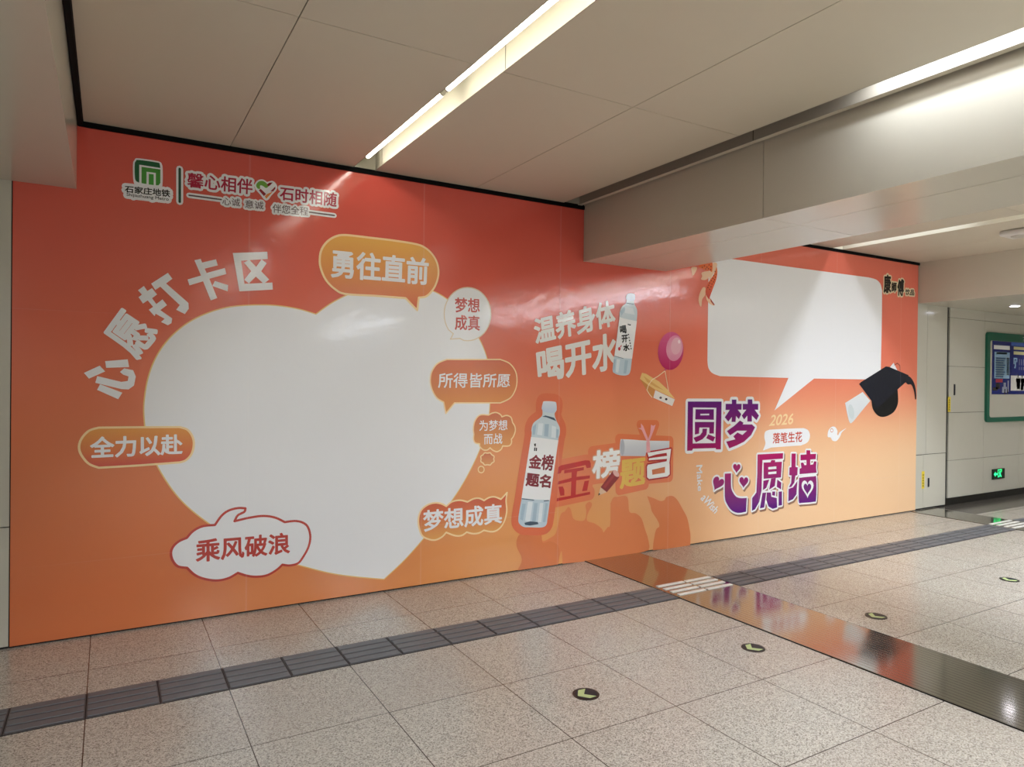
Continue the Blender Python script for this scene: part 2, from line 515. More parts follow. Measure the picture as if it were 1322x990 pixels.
txt = [(.18, .70 - .05 * (k % 3), .31 + .043 * k, .325 + .043 * k) for k in range(9)]
poster(10.375, 10.885, [('heading', M['white'], [(.08, .93, .08, .155)]), ('panel', M['pale'], [(.12, .93, .205, .70)]),
                        ('subheading', M['white'], [(.22, .78, .21, .245)]), ('text_line', M['blue'], [(a, c, d, e + .008) for a, c, d, e in txt]),
                        ('number_column', M['rim'], [(.76, .91, .305 + .043 * k, .335 + .043 * k) for k in range(8)]),
                        ('red_box', M['red'], [(.2, .56, .71, .775)]),
                        ('picture', M['grey'], [(.55, .8, .86, .97), (.62, .74, .78, .86), (.84, .9, .74, .95)]), ('dark_shape', M['dark'], [(.05, .3, .87, .93), (.2, .42, .79, .9), (.66, .72, .9, 1.0), (.8, .86, .9, 1.0)])], M['navy'])
poster(10.89, 11.62, [('top_band', M['blue'], [(.0, 1, .0, .07)]), ('heading', M['cream'], [(.1, .98, .085, .14), (.1, .9, .175, .235)]),
                      ('badge', M['pale'], [(.10, .24, .30, .33), (.10, .13, .33, .42), (.21, .24, .33, .38), (.15, .19, .35, .47), (.13, .18, .47, .5)]),
                      ('text_column', M['grey'], [(.32 + .08 * k, .335 + .08 * k, .32, .44) for k in range(6)] + [(.32 + .08 * k, .335 + .08 * k, .47, .53) for k in range(6)]),
                      ('picture_ground', M['rim'], [(.0, 1, .64, .93)]),
                      ('figure', M['dark'], [(.26, .30, .62, .68), (.2, .38, .69, .76), (.24, .36, .8, .9), (.42, .46, .62, .68), (.39, .54, .69, .78), (.39, .5, .82, .92)]),
                      ('figure_shirt', M['grey'], [(.22, .37, .74, .85), (.40, .52, .75, .84)])], M['navy'])

q = B(); q.box(10.478, 10.795, YW - .022, YW - .0005, .262, .402, 0, .004); es = tag(q.done('exit_sign', M['exit']), 'glowing green emergency exit sign low on the beige wall', 'exit sign')
q = B(); ye = YW - .0221
q.prism([(10.492, .333), (10.535, .366), (10.535, .344), (10.585, .344), (10.585, .322), (10.535, .322), (10.535, .300)], ye - .001, ye, 'y'); q.done('arrow', M['exitglow'], es)
q = B()
for a, c, d, e in ((.60, .608, .285, .392), (.60, .70, .384, .392), (.692, .70, .35, .392)): q.box(10 + a, 10 + c, ye - .001, ye, d, e)
q.done('door_symbol', M['exitglow'], es)
q = B(); q.cyl((10.655, ye - .001, .362), (10.655, ye, .362), .011)
q.prism([(10.628, .350), (10.668, .350), (10.676, .322), (10.70, .292), (10.688, .286), (10.66, .308), (10.636, .288), (10.612, .292), (10.612, .300), (10.634, .302), (10.648, .322)], ye - .001, ye, 'y'); q.done('running_figure', M['exitglow'], es)
q = B()
for k in range(4): q.box(10.735, 10.775, ye - .001, ye, .312 + .012 * k, .318 + .012 * k)
q.done('lettering', M['disc'], es)


def sticker(x0, x1, y, z0, z1, label):
    q = B(); q.box(x0, x1, y - .0012, y - .0003, z0, z1); s = tag(q.done('warning_sticker', M['yellow']), label, 'sticker')
    q = B(); n_ = 5; h = (z1 - z0) / (n_ + 1.5); w = x1 - x0; c = (x0 + x1) / 2
    for k in range(n_):
        z = z0 + h * (k + .8)
        q.box(c - w * .24, c + w * .24, y - .0018, y - .0013, z, z + h * .16); q.box(c - w * .2, c + w * .2, y - .0018, y - .0013, z + h * .35, z + h * .5); q.box(c - w * .05, c + w * .07, y - .0018, y - .0013, z - h * .05, z + h * .62)
    q.done('lettering', M['stickertext'], s)


sticker(8.712, 8.772, -.0005, .262, .478, 'yellow vertical sticker on the low access door beside the mural')
sticker(9.348, 9.412, YW - .0005, 1.205, 1.40, 'yellow vertical sticker higher up at the dark corner joint by the panel handle')

# ------------------------------------------------------------------ the mural
# shapes were measured on the photograph and are turned into metres on the wall plane (x along the wall, z up)


def W(px, py):
    d = CF + CR * ((px - CX) / FPX) - CU * ((py - CY) / FPX)
    t = -CAM.y / d.y; p = CAM + d * t
    return (p.x, p.z)


def view(x0, y0, s):
    """points read off an enlarged detail whose corner is (x0, y0) at s times"""
    def f(pts): return [(x0 + p[0] / s, y0 + p[1] / s) + tuple(p[2:]) for p in pts]
    return f


def wall(pts, curve=False, n=6):
    """measured outline -> metres; curve=True rounds it except at points flagged as corners"""
    P = [Vector(W(p[0], p[1])) for p in pts]; C = [len(p) > 2 for p in pts]
    if not curve: return [tuple(p) for p in P]
    out = []; L = len(P)
    for i in range(L):
        p1, p2 = P[i], P[(i + 1) % L]
        p0 = p1 if C[i] else P[i - 1]; p3 = p2 if C[(i + 1) % L] else P[(i + 2) % L]
        for k in range(n):
            t = k / n
            out.append(tuple(.5 * ((2 * p1) + (p2 - p0) * t + (2 * p0 - 5 * p1 + 4 * p2 - p3) * t * t + (3 * p1 - p0 - 3 * p2 + p3) * t ** 3)))
    return out


def fill(*loops):
    tris = tessellate_polygon([[Vector((p[0], p[1], 0)) for p in l] for l in loops])
    return [p for l in loops for p in l], [tuple(t) for t in tris]


def stroke_edges(edges, w):
    """every edge widened by w on both sides with round joints"""
    V, Fc = [], []; ends = {}
    for a, c in edges:
        a, c = Vector(a), Vector(c); d = c - a
        if d.length < 1e-6: continue
        d.normalize(); nrm = Vector((-d.y, d.x)) * w; i = len(V)
        V += [tuple(a + nrm), tuple(a - nrm), tuple(c - nrm), tuple(c + nrm)]; Fc.append((i, i + 1, i + 2, i + 3))
        for p, q in ((a, d), (c, -d)): ends.setdefault((round(p.x, 5), round(p.y, 5)), []).append(q)
    for p, ds in ends.items():
        if len(ds) == 2 and w * math.acos(max(-1, min(1, -ds[0].dot(ds[1])))) < .0012: continue
        nn = 8 if w < .03 else 16
        i = len(V); t0 = math.atan2(ds[0].y, ds[0].x) + math.pi / 2
        V += [(p[0] + w * math.cos(t0 + t * math.tau / nn), p[1] + w * math.sin(t0 + t * math.tau / nn)) for t in range(nn)]; Fc.append(tuple(range(i, i + nn)))
    return V, Fc


def outline(loop, w, closed=True):
    L = len(loop)
    return stroke_edges([(loop[i], loop[(i + 1) % L]) for i in range(L if closed else L - 1)], w)


def grow(loops, w):
    """filled shape fattened by w"""
    V, Fc = fill(*loops); out = [(V, Fc)]
    for l in loops: out.append(outline(l, w))
    return merge(out)


def merge(gs):
    V, Fc = [], []
    for v, f in gs:
        n0 = len(V); V += list(v); Fc += [tuple(i + n0 for i in t) for t in f]
    return V, Fc




def union(g_):
    """one clean sheet out of overlapping pieces"""
    V, Fc = g_; seen, idx, vs = {}, [], []
    for p in V:
        k = (round(p[0], 5), round(p[1], 5))
        if k not in seen: seen[k] = len(vs); vs.append(Vector(k))
        idx.append(seen[k])
    fs = []
    for t in Fc:
        u = [];
        for i in t:
            if idx[i] not in u: u.append(idx[i])
        if len(u) < 3: continue
        a = sum(vs[u[i]].x * vs[u[(i + 1) % len(u)]].y - vs[u[(i + 1) % len(u)]].x * vs[u[i]].y for i in range(len(u)))
        if abs(a) < 1e-9: continue
        fs.append(u if a > 0 else u[::-1])
    r = delaunay_2d_cdt(vs, [], fs, 0, 1e-6)
    P = np.array([(p.x, p.y) for p in r[0]]); T = np.array([t for t in r[2] if len(t) == 3])
    C = P[T].mean(axis=1); keep = np.zeros(len(T), bool)
    A = P[T]; area = (A[:, 1, 0] - A[:, 0, 0]) * (A[:, 2, 1] - A[:, 0, 1]) - (A[:, 2, 0] - A[:, 0, 0]) * (A[:, 1, 1] - A[:, 0, 1])
    for f in fs:
        q = np.array([(vs[i].x, vs[i].y) for i in f]); lo, hi = q.min(0), q.max(0)
        m = np.nonzero(~keep & (C[:, 0] >= lo[0]) & (C[:, 0] <= hi[0]) & (C[:, 1] >= lo[1]) & (C[:, 1] <= hi[1]))[0]
        if not len(m): continue
        ins = np.ones(len(m), bool); c = C[m]
        for i in range(len(q)):
            u, v = q[i], q[(i + 1) % len(q)]
            ins &= (v[0] - u[0]) * (c[:, 1] - u[1]) - (v[1] - u[1]) * (c[:, 0] - u[0]) >= 0
        keep[m[ins]] = True
    keep &= np.abs(area) > 1e-10
    return [tuple(p) for p in P], [tuple(int(i) for i in t) for t in T[keep]]


LAYER = .0007
Y0 = -.0042


def flat(name, parent, items, label=None):
    """printed shapes: items are (shape, layer, ink)"""
    me = bpy.data.meshes.new(name); V, Fc, mi, mats = [], [], [], []
    for n_, (g_, lay, mt) in enumerate(items):
        lay += n_ * .02
        if len(g_[1]) > 1: g_ = union(g_)
        if mt not in mats: mats.append(mt)
        n0 = len(V); V += [(p[0], Y0 - lay * LAYER, p[1]) for p in g_[0]]
        for t in g_[1]:
            a = [g_[0][i] for i in t]
            ar = sum(a[i][0] * a[(i + 1) % len(a)][1] - a[(i + 1) % len(a)][0] * a[i][1] for i in range(len(a)))
            tt = tuple(i + n0 for i in t)
            Fc.append(tt if ar > 0 else tt[::-1]); mi.append(mats.index(mt))
    me.from_pydata(V, [], Fc); me.polygons.foreach_set('material_index', mi); me.update()
    o = link(name, me, mats, parent)
    if label: o['label'] = label
    return o


GLYPH = {}


def glyphs(s):
    if s not in GLYPH:
        c = bpy.data.curves.new('text', 'FONT'); c.body = s; c.resolution_u = 3
        o = bpy.data.objects.new('text', c); COL.objects.link(o)
        bpy.context.view_layer.update()
        ev = o.evaluated_get(bpy.context.evaluated_depsgraph_get()); me = bpy.data.meshes.new_from_object(ev)
        V = [(v.co.x, v.co.y) for v in me.vertices]; Fc = [tuple(p.vertices) for p in me.polygons]
        bpy.data.objects.remove(o); bpy.data.curves.remove(c); bpy.data.meshes.remove(me)
        x0 = min(v[0] for v in V); x1 = max(v[0] for v in V); y0 = min(v[1] for v in V); y1 = max(v[1] for v in V)
        V = [((v[0] - x0) / (x1 - x0), (v[1] - y0) / (y1 - y0)) for v in V]
        cnt = {}
        for f in Fc:
            for i in range(len(f)):
                e = tuple(sorted((f[i], f[(i + 1) % len(f)]))); cnt[e] = cnt.get(e, 0) + 1
        GLYPH[s] = (V, Fc, [e for e, k in cnt.items() if k == 1])
    return GLYPH[s]


def text(s, quad, bold=0.0, edge=None):
    """lettering fitted in a measured quad (top left, top right, bottom right, bottom left);
    returns the letter shape, and its border shape when edge is given"""
    V, Fc, E = glyphs(s); tl, tr, br, bl = [Vector(W(*q[:2])) for q in quad]
    # keep the fattened letters inside the quad
    P = []
    for u, v in V:
        p = (bl * (1 - u) + br * u) * (1 - v) + (tl * (1 - u) + tr * u) * v; P.append(p)
    cen = (tl + tr + br + bl) / 4
    if bold:
        bold *= min((tl - bl).length, ((tr - tl).length + (br - bl).length) / 2 / len(s) * (2 if s.isascii() else 1))
        w = ((tr - tl).length + (br - bl).length) / 2; h = ((tl - bl).length + (tr - br).length) / 2
        ux = (tr - tl).normalized(); uz = (tl - bl).normalized()
        fx, fz = 1 - 2 * bold / w, 1 - 2 * bold / h
        det = ux.x * uz.y - ux.y * uz.x
        Q = []
        for p in P:
            d = p - cen; a = (d.x * uz.y - d.y * uz.x) / det; c = (ux.x * d.y - ux.y * d.x) / det
            Q.append(cen + ux * a * fx + uz * c * fz)
        P = Q
    P = [tuple(p) for p in P]; edges = [(P[a], P[c]) for a, c in E]
    base = (P, Fc)
    body = merge([base, stroke_edges(edges, bold)]) if bold else base
    if edge is None: return body
    return body, merge([base, stroke_edges(edges, bold + edge)])


def heart(cx, cy, w, h, rot=0, f=None, n=28):
    pts = []
    for i in range(n):
        t = 2 * math.pi * i / n
        x = .5 * math.sin(t) ** 3 * w; y = -(13 * math.cos(t) - 5 * math.cos(2 * t) - 2 * math.cos(3 * t) - math.cos(4 * t)) / 29 * h - .06 * h
        pts.append((cx + x * math.cos(rot) - y * math.sin(rot), cy + x * math.sin(rot) + y * math.cos(rot)))
    return f(pts) if f else pts


def ell(cx, cy, rx, ry, rot=0, n=32):
    return [(cx + rx * math.cos(2 * math.pi * i / n) * math.cos(rot) - ry * math.sin(2 * math.pi * i / n) * math.sin(rot),
             cy + rx * math.cos(2 * math.pi * i / n) * math.sin(rot) + ry * math.sin(2 * math.pi * i / n) * math.cos(rot)) for i in range(n)]


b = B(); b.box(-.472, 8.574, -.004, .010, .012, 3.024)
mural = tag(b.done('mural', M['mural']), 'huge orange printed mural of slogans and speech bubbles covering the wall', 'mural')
mural_white = ink(WHITE)
CREAM = ink((250, 218, 165)); GOLD = ink((236, 200, 128))

# crowd silhouettes along the foot of the mural
f = view(640, 620, 4.721)
sil = ink((224, 132, 84)); sil2 = ink((216, 124, 76))
flat('crowd_silhouette', mural, [
    (fill(wall(f([(130, 548, 1), (158, 480), (125, 400), (135, 340), (180, 300), (240, 300), (275, 330), (285, 370), (330, 350), (362, 325), (378, 270), (395, 205), (418, 190, 1), (440, 160, 1), (455, 175), (470, 230), (500, 245), (540, 240), (550, 190), (545, 150), (570, 130), (585, 150), (560, 200), (555, 245), (600, 262), (640, 290), (655, 318, 1), (680, 285), (695, 270), (698, 140, 1), (715, 105), (740, 100), (800, 100), (812, 190), (850, 200), (885, 230), (905, 290), (925, 350), (935, 405, 1), (930, 425, 1), (860, 446, 1), (560, 492, 1), (405, 508, 1), (400, 430), (385, 470), (378, 512, 1)]), True, 4)), 1, sil),
    (fill(wall(f([(955, 425, 1), (960, 370), (975, 300), (995, 280), (985, 245), (950, 190), (940, 150), (920, 95, 1), (960, 108), (1000, 125), (1025, 120), (1040, 100), (1075, 95), (1105, 120), (1140, 180), (1165, 230), (1180, 300), (1185, 345), (1182, 405, 1)]), True, 4)), 1, sil),
    (fill(wall(f([(130, 548, 1), (158, 480), (125, 400), (135, 340), (180, 300), (240, 300), (275, 330), (285, 380), (330, 370), (380, 400), (385, 470), (378, 512, 1)]), True, 4)), 2, sil2)])

# the big white heart
f = view(180, 370, 2.5375)
hp = wall(f([(578, 92, 1), (520, 75), (450, 64), (380, 62), (300, 68), (230, 86), (160, 120), (100, 170), (57, 230), (30, 300), (17, 380), (18, 440), (25, 490), (40, 540), (65, 595), (110, 665), (160, 720), (230, 775), (300, 820), (380, 860), (450, 888), (530, 912), (620, 935), (700, 947), (800, 956, 1), (870, 890), (940, 810), (1000, 730), (1060, 640), (1110, 540), (1135, 460), (1145, 400), (1147, 310), (1135, 230), (1105, 160), (1060, 90), (1010, 45), (965, 18), (920, 5), (840, -5), (760, 2), (690, 25), (630, 55)]), True, 5)
flat('heart_panel', mural, [(outline(hp, .0075), 2, GOLD), (fill(hp), 2.6, mural_white)], 'big blank white heart with a thin gold edge')


def bubble(pts, f, inks, edge, ew, label, curve=True, letters=(), lname='lettering', lay=3):
    lp = wall(f(pts), curve, 6)
    o = flat('speech_bubble', mural, [(fill(lp), lay, ink(*inks)), (outline(lp, ew), lay + .5, edge)], label)
    for s, q, bold, ic in letters: flat(lname, o, [(text(s, f2(q), bold), lay + 1.2, ink(*ic))])
    return o


W_ = (WHITE,)
f = f2 = view(400, 290, 7.344)
bubble([(340, 100), (560, 124), (780, 150), (1000, 185), (1090, 220), (1160, 285), (1205, 370), (1216, 470), (1190, 570), (1145, 640), (1095, 682), (1030, 692, 1), (1015, 812, 1), (905, 697, 1), (620, 675), (340, 658), (240, 615), (150, 525), (100, 410), (92, 320), (110, 235), (165, 160), (245, 112)], f,
       ((236, 178, 90), (230, 152, 86), (221, 112, 86)), CREAM, .0075, 'gold to coral bubble at the top of the heart',
       letters=(('勇往直前', [(198, 228), (1127, 322), (1118, 578), (196, 502)], .03, W_),))
f = f2 = view(390, 290, 4.303)
c = ell(917, 497, 130, 148, 0, 40); k0 = next(i for i in range(40) if abs(c[i][0] - 872) < 14 and c[i][1] > 600)
c = c[:k0] + [(875, 632, 1), (822, 636, 1), (838, 606, 1)] + [p for p in c[k0 + 1:] if not (p[1] > 590 and p[0] < 880)]
bubble(c, f, W_, ink((226, 208, 180)), .004, 'round white bubble at upper right of the heart', curve=False,
       letters=(('梦想', [(846, 404), (985, 410), (985, 490), (848, 488)], .022, ((196, 74, 66),)), ('成真', [(846, 500), (985, 507), (985, 590), (846, 585)], .022, ((196, 74, 66),))))
f = view(520, 440, 5.5); f2 = view(390, 290, 4.303)
bubble([(310, 132, 1), (690, 132, 1), (755, 160), (797, 215), (808, 280), (797, 345), (760, 405), (690, 440, 1), (365, 440, 1), (303, 515, 1), (288, 435, 1), (240, 405), (205, 345), (193, 280), (205, 215), (245, 160)], f,
       ((212, 108, 76), (216, 128, 76), (226, 152, 80)), CREAM, .0052, 'orange capsule bubble at the right edge of the heart',
       letters=(('所得皆所愿', [(755, 822), (1155, 828), (1152, 903), (753, 908)], .014, W_),))
f = f2 = view(600, 520, 9.9)
o = bubble([(105, 330), (125, 230), (190, 155), (300, 155, 1), (345, 130), (400, 123), (450, 148), (470, 178, 1), (530, 160), (585, 185), (606, 250, 1), (635, 300), (640, 360), (615, 430), (590, 462, 1), (592, 510), (560, 548), (478, 550, 1), (460, 592), (410, 622), (360, 608), (318, 573, 1), (285, 600), (235, 600), (190, 560), (185, 522, 1), (130, 510), (108, 465), (112, 400, 1)], f,
           ((208, 112, 80), (214, 138, 84), (226, 158, 92)), CREAM, .0052, 'small orange thought cloud with two trailing dots',
           letters=(('为梦想', [(180, 222), (540, 215), (540, 350), (180, 362)], .012, W_), ('而战', [(240, 395), (475, 388), (475, 522), (240, 530)], .014, W_)))
sc = [(285 + (92 if i % 2 else 80) * math.cos(i * math.pi / 8), 715 + (84 if i % 2 else 74) * math.sin(i * math.pi / 8)) for i in range(16)]
l1 = wall(f(sc), True, 4); l2 = wall(f(ell(205, 850, 38, 42)))
flat('thought_dot', o, [(fill(l1), 3, ink((206, 108, 78), (224, 156, 92))), (outline(l1, .005), 3.5, CREAM)])
flat('thought_dot', o, [(fill(l2), 3, ink((222, 150, 90))), (outline(l2, .0045), 3.5, CREAM)])
f = f2 = view(530, 630, 9.443)
bubble([(92, 370), (125, 270), (200, 205), (290, 178), (370, 188), (432, 220, 1), (500, 165), (600, 146), (690, 167, 1), (760, 130), (830, 122), (892, 150, 1), (950, 115), (1020, 105), (1097, 134, 1), (1130, 100), (1172, 52, 1), (1160, 150), (1168, 270), (1150, 370), (1110, 455), (1050, 512), (980, 530), (890, 512, 1), (830, 545), (755, 553), (680, 535, 1), (620, 575), (540, 578), (430, 538, 1), (380, 592), (300, 630), (220, 622), (140, 580), (100, 480)], f,
       ((206, 84, 66), (216, 122, 74), (228, 166, 92)), CREAM, .0065, 'red to orange wavy bubble at lower right of the heart',
       letters=(('梦想成真', [(148, 270), (1110, 183), (1110, 428), (150, 535)], .024, W_),))
f = f2 = view(210, 640, 6.61)
bubble([(445, 247, 1), (500, 170), (560, 125), (640, 103), (705, 105, 1), (695, 135), (640, 165), (612, 215, 1), (740, 185), (860, 170), (960, 185), (1040, 223, 1), (1130, 213), (1200, 230), (1240, 270), (1258, 350), (1240, 440), (1190, 530), (1150, 575), (1080, 592), (1020, 585, 1), (970, 630), (890, 675), (800, 688), (720, 680), (640, 655, 1), (560, 700), (460, 720), (350, 705), (270, 670), (207, 612, 1), (130, 600), (85, 550), (70, 485), (90, 430), (140, 385), (205, 357, 1), (260, 298), (340, 258)], f,
       W_, ink((190, 70, 60)), .0075, 'white cloud bubble with a red outline below the heart',
       letters=(('乘风破浪', [(280, 370), (1085, 308), (1085, 490), (282, 570)], .026, ((190, 66, 56),)),))
f = f2 = view(80, 520, 3.888)
bubble([(185, 124, 1), (390, 122), (590, 121, 1), (630, 135), (655, 170), (661, 210), (650, 255), (622, 287), (590, 298, 1), (390, 313), (185, 325, 1), (135, 305), (98, 262), (86, 222), (98, 180), (135, 140)], f,
       ((230, 158, 78), (222, 128, 72), (212, 82, 72)), CREAM, .0065, 'orange capsule at the left edge of the heart',
       letters=(('全力以赴', [(140, 170), (605, 155), (605, 258), (142, 280)], .03, W_),))

# arched title
f = view(80, 300, 4.303)
tt = [
    wall(f([(948, 115), (1140, 108), (1142, 148), (995, 158), (1013, 286), (1168, 279), (1170, 318), (985, 328)])),
    wall(f([(1010, 168), (1040, 152), (1078, 192), (1108, 150), (1136, 172), (1106, 216), (1150, 262), (1120, 286), (1076, 246), (1038, 284), (1012, 264), (1050, 216)])),
    wall(f([(735, 155), (770, 148), (778, 168), (855, 150), (865, 184), (792, 202), (803, 226), (904, 198), (913, 232), (818, 258), (862, 365), (826, 378), (783, 272), (708, 295), (697, 262), (772, 240)])),
    wall(f([(848, 270), (922, 293), (920, 328), (836, 298)])),
    wall(f([(422, 322), (455, 298), (474, 326), (500, 310), (528, 345), (500, 366), (524, 398), (558, 372), (583, 404), (546, 432), (612, 478, 1), (608, 504), (588, 516), (550, 498), (570, 480), (520, 452), (514, 465), (482, 430), (506, 414), (476, 378), (450, 396), (425, 360), (444, 346)])),
    wall(f([(495, 285), (588, 225), (613, 258), (578, 284), (702, 392), (704, 424), (682, 454), (634, 430), (654, 404), (546, 302), (518, 320)])),
    wall(f([(122, 780), (210, 740), (240, 772), (150, 812)])), wall(f([(240, 715), (365, 705), (373, 748), (245, 752)])),
    wall(f([(196, 798), (330, 830), (365, 825), (370, 800), (340, 790), (322, 775), (345, 755), (395, 765), (410, 800), (400, 850), (370, 872), (330, 870), (185, 835)])),
    wall(f([(212, 843), (335, 890), (312, 926), (195, 874)]))]
title = flat('lettering', mural, [(fill(l), 3, mural_white) for l in tt] + [(text('愿', f([(218, 572), (335, 412), (560, 560), (428, 718)]), .036), 3, mural_white)], 'big white arched title over the heart')

# operator logo, slogan and divider at top left
f = view(150, 195, 8.813)
lg = flat('logo', mural, [
    (grow([wall(f([(215, 355), (207, 160), (225, 112), (255, 100), (470, 132), (505, 160), (512, 215), (510, 375), (480, 398), (260, 375)]), True, 3)], .008), 3, mural_white),
    (fill(wall(f([(262, 362, 1), (228, 345), (212, 300), (210, 150), (225, 118), (255, 104), (470, 134), (494, 152), (502, 196, 1), (262, 158, 1)]), True, 4)), 4, ink((26, 92, 54))),
    (fill(wall(f([(288, 182, 1), (502, 212, 1), (502, 365), (482, 392), (450, 392, 1), (450, 252, 1), (345, 238, 1), (344, 378, 1), (288, 368, 1)]), False)), 4, ink((72, 150, 58))),
    (fill(wall(f([(370, 262), (426, 268), (426, 390), (369, 382)]))), 4, ink((72, 160, 62)))], 'green square transit logo')
for s, q, bd, ly in (('石家庄地铁', [(96, 392), (614, 444), (612, 530), (96, 472)], .03, 3.2), ('Shijiazhuang Metro', [(118, 478), (597, 532), (596, 580), (116, 522)], .012, 3.4)):
    a, e = text(s, f(q), bd, .018)
    flat('lettering', lg, [(e, ly, mural_white), (a, ly + .8, ink((22, 26, 22)))])
d = wall(f([(722, 205), (722, 580)]))
flat('divider_bar', mural, [(outline(d, .020, False), 3, mural_white), (outline(d, .0075, False), 4, ink((24, 66, 48)))], 'dark green upright bar')
f = view(140, 190, 3.961)
crim = ink((172, 30, 62)); grey = ink((92, 70, 74))
for s, q in (('馨心相伴', [(402, 130), (738, 165), (735, 245), (402, 205)]), ('石时相随', [(875, 200), (1168, 234), (1165, 308), (875, 270)])):
    a, e = text(s, f(q), .022, .016); flat('lettering', mural, [(e, 3, mural_white), (a, 4, crim)], 'crimson slogan with a white edge')
its = []
for s, q in (('心诚', [(582, 257), (672, 264), (672, 305), (582, 296)]), ('意诚', [(698, 270), (792, 279), (792, 320), (698, 312)]), ('伴您全程', [(838, 290), (1020, 309), (1020, 351), (838, 335)])):
    a, e = text(s, f(q), .006, .014); its += [(e, 2.2, mural_white), (a, 4.2, grey)]
for l in (((412, 247), (576, 269)), ((1026, 333), (1154, 350))):
    l = wall(f(l)); its += [(outline(l, .017, False), 2.2, mural_white), (outline(l, .0045, False), 4.2, grey)]
flat('lettering', mural, its, 'small grey tagline with a white edge')
f = view(290, 220, 8.529)
flat('heart_emblem', mural, [
    (grow([wall(f([(345, 165), (375, 125), (420, 118), (462, 145), (495, 138), (530, 135), (560, 175), (550, 215), (500, 265), (455, 318), (400, 255), (355, 205)]), True, 3)], .010), 3, mural_white),
    (fill(wall(f([(345, 165), (372, 126), (415, 118), (455, 140), (478, 178), (452, 196), (418, 172), (388, 168), (388, 205), (360, 200)]), True, 3)), 4, ink((112, 170, 66))),
    (fill(wall(f([(462, 158), (490, 137), (528, 135), (500, 165), (480, 180)]))), 4, ink((128, 24, 34))),
    (fill(wall(f([(375, 220), (395, 205), (455, 262), (430, 285)]))), 4, ink((150, 26, 38))),
    (fill(wall(f([(440, 285), (465, 262), (535, 232), (500, 268), (455, 315)]))), 4, ink((232, 140, 70))),
    (fill(wall(f([(500, 235), (556, 178), (556, 205), (535, 232)]))), 4, ink((140, 26, 36)))], 'tiny green and red heart emblem with a tick')

# white slogan and small bottle
f = view(685, 375, 8.25)
flat('lettering', mural, [(text('温养身体', f([(22, 300), (885, 88), (905, 378), (45, 580)]), .034), 3, ink((232, 230, 224)))], 'white slanted slogan, upper line')
flat('lettering', mural, [(text('喝开水', f([(48, 628), (925, 430), (930, 838), (78, 985)]), .036), 3, ink((232, 230, 224)))], 'white slanted slogan, lower line')


def bottle(f, body, label_pts, cap, shoulder, name_label, streaks, dark):
    bl = wall(f(body), True, 4)
    o = flat('bottle_picture', mural, [(fill(bl), 4, ink((212, 222, 226), (188, 206, 214), (196, 212, 222)))] +
             [(fill(wall(f(s))), 4.4, ink((168, 190, 204))) for s in streaks] + [(fill(wall(f(s))), 4.5, ink((226, 234, 238))) for s in shoulder] + [(fill(wall(f(s))), 4.6, ink((70, 88, 104))) for s in dark], name_label)
    flat('bottle_cap', o, [(fill(wall(f(cap), True, 3)), 5, ink((222, 228, 236), (196, 210, 228)))])
    return o, flat('bottle_label', o, [(fill(wall(f(label_pts), False)), 5, ink((240, 240, 240)))])


f = view(780, 370, 8.25)
o, lb = bottle(f, [(232, 92), (262, 72), (300, 74), (322, 92), (315, 180), (345, 250), (340, 370), (315, 570), (290, 770), (272, 905), (235, 943), (160, 942), (105, 922), (84, 885), (105, 720), (132, 520), (155, 340), (160, 270), (185, 212), (230, 170)],
               [(158, 322), (205, 340), (342, 368), (292, 768), (200, 762), (104, 736)], [(234, 88), (262, 72), (300, 75), (322, 92), (314, 150), (232, 142)],
               [[(215, 215), (300, 230), (320, 300), (215, 280)], [(130, 770), (165, 775), (145, 920), (115, 910)]], 'small water bottle beside the white slogan',
               [[(165, 262), (210, 215), (222, 240), (180, 310)], [(215, 782), (250, 786), (228, 925), (200, 925)], [(100, 770), (118, 775), (100, 890), (92, 880)]],
               [[(232, 172), (312, 182), (312, 192), (232, 182)], [(105, 735), (200, 762), (200, 768), (105, 742)]])
blk = ink((24, 22, 22))
for s, q in (('喝', [(157, 418), (228, 408), (235, 498), (165, 505)]), ('开', [(175, 517), (247, 510), (243, 592), (185, 600)]), ('水', [(195, 612), (262, 603), (266, 683), (198, 690)])):
    flat('lettering', lb, [(text(s, f(q), .05), 5.6, blk)])
flat('small_print', lb, [(fill(wall(f(ell(x, y, 7, 8, 0, 8)))), 5.6, blk) for x, y in ((252, 510), (258, 543), (264, 574), (270, 603), (275, 632), (280, 660))] +
     [(fill(wall(f([(242, 395), (278, 403), (275, 416), (245, 408)]))), 5.6, blk), (fill(wall(f(ell(155, 662, 14, 20, 0, 10)))), 5.6, ink((190, 50, 60))), (fill(wall(f([(162, 640), (178, 618), (180, 632), (170, 648)]))), 5.6, ink((190, 50, 60)))])

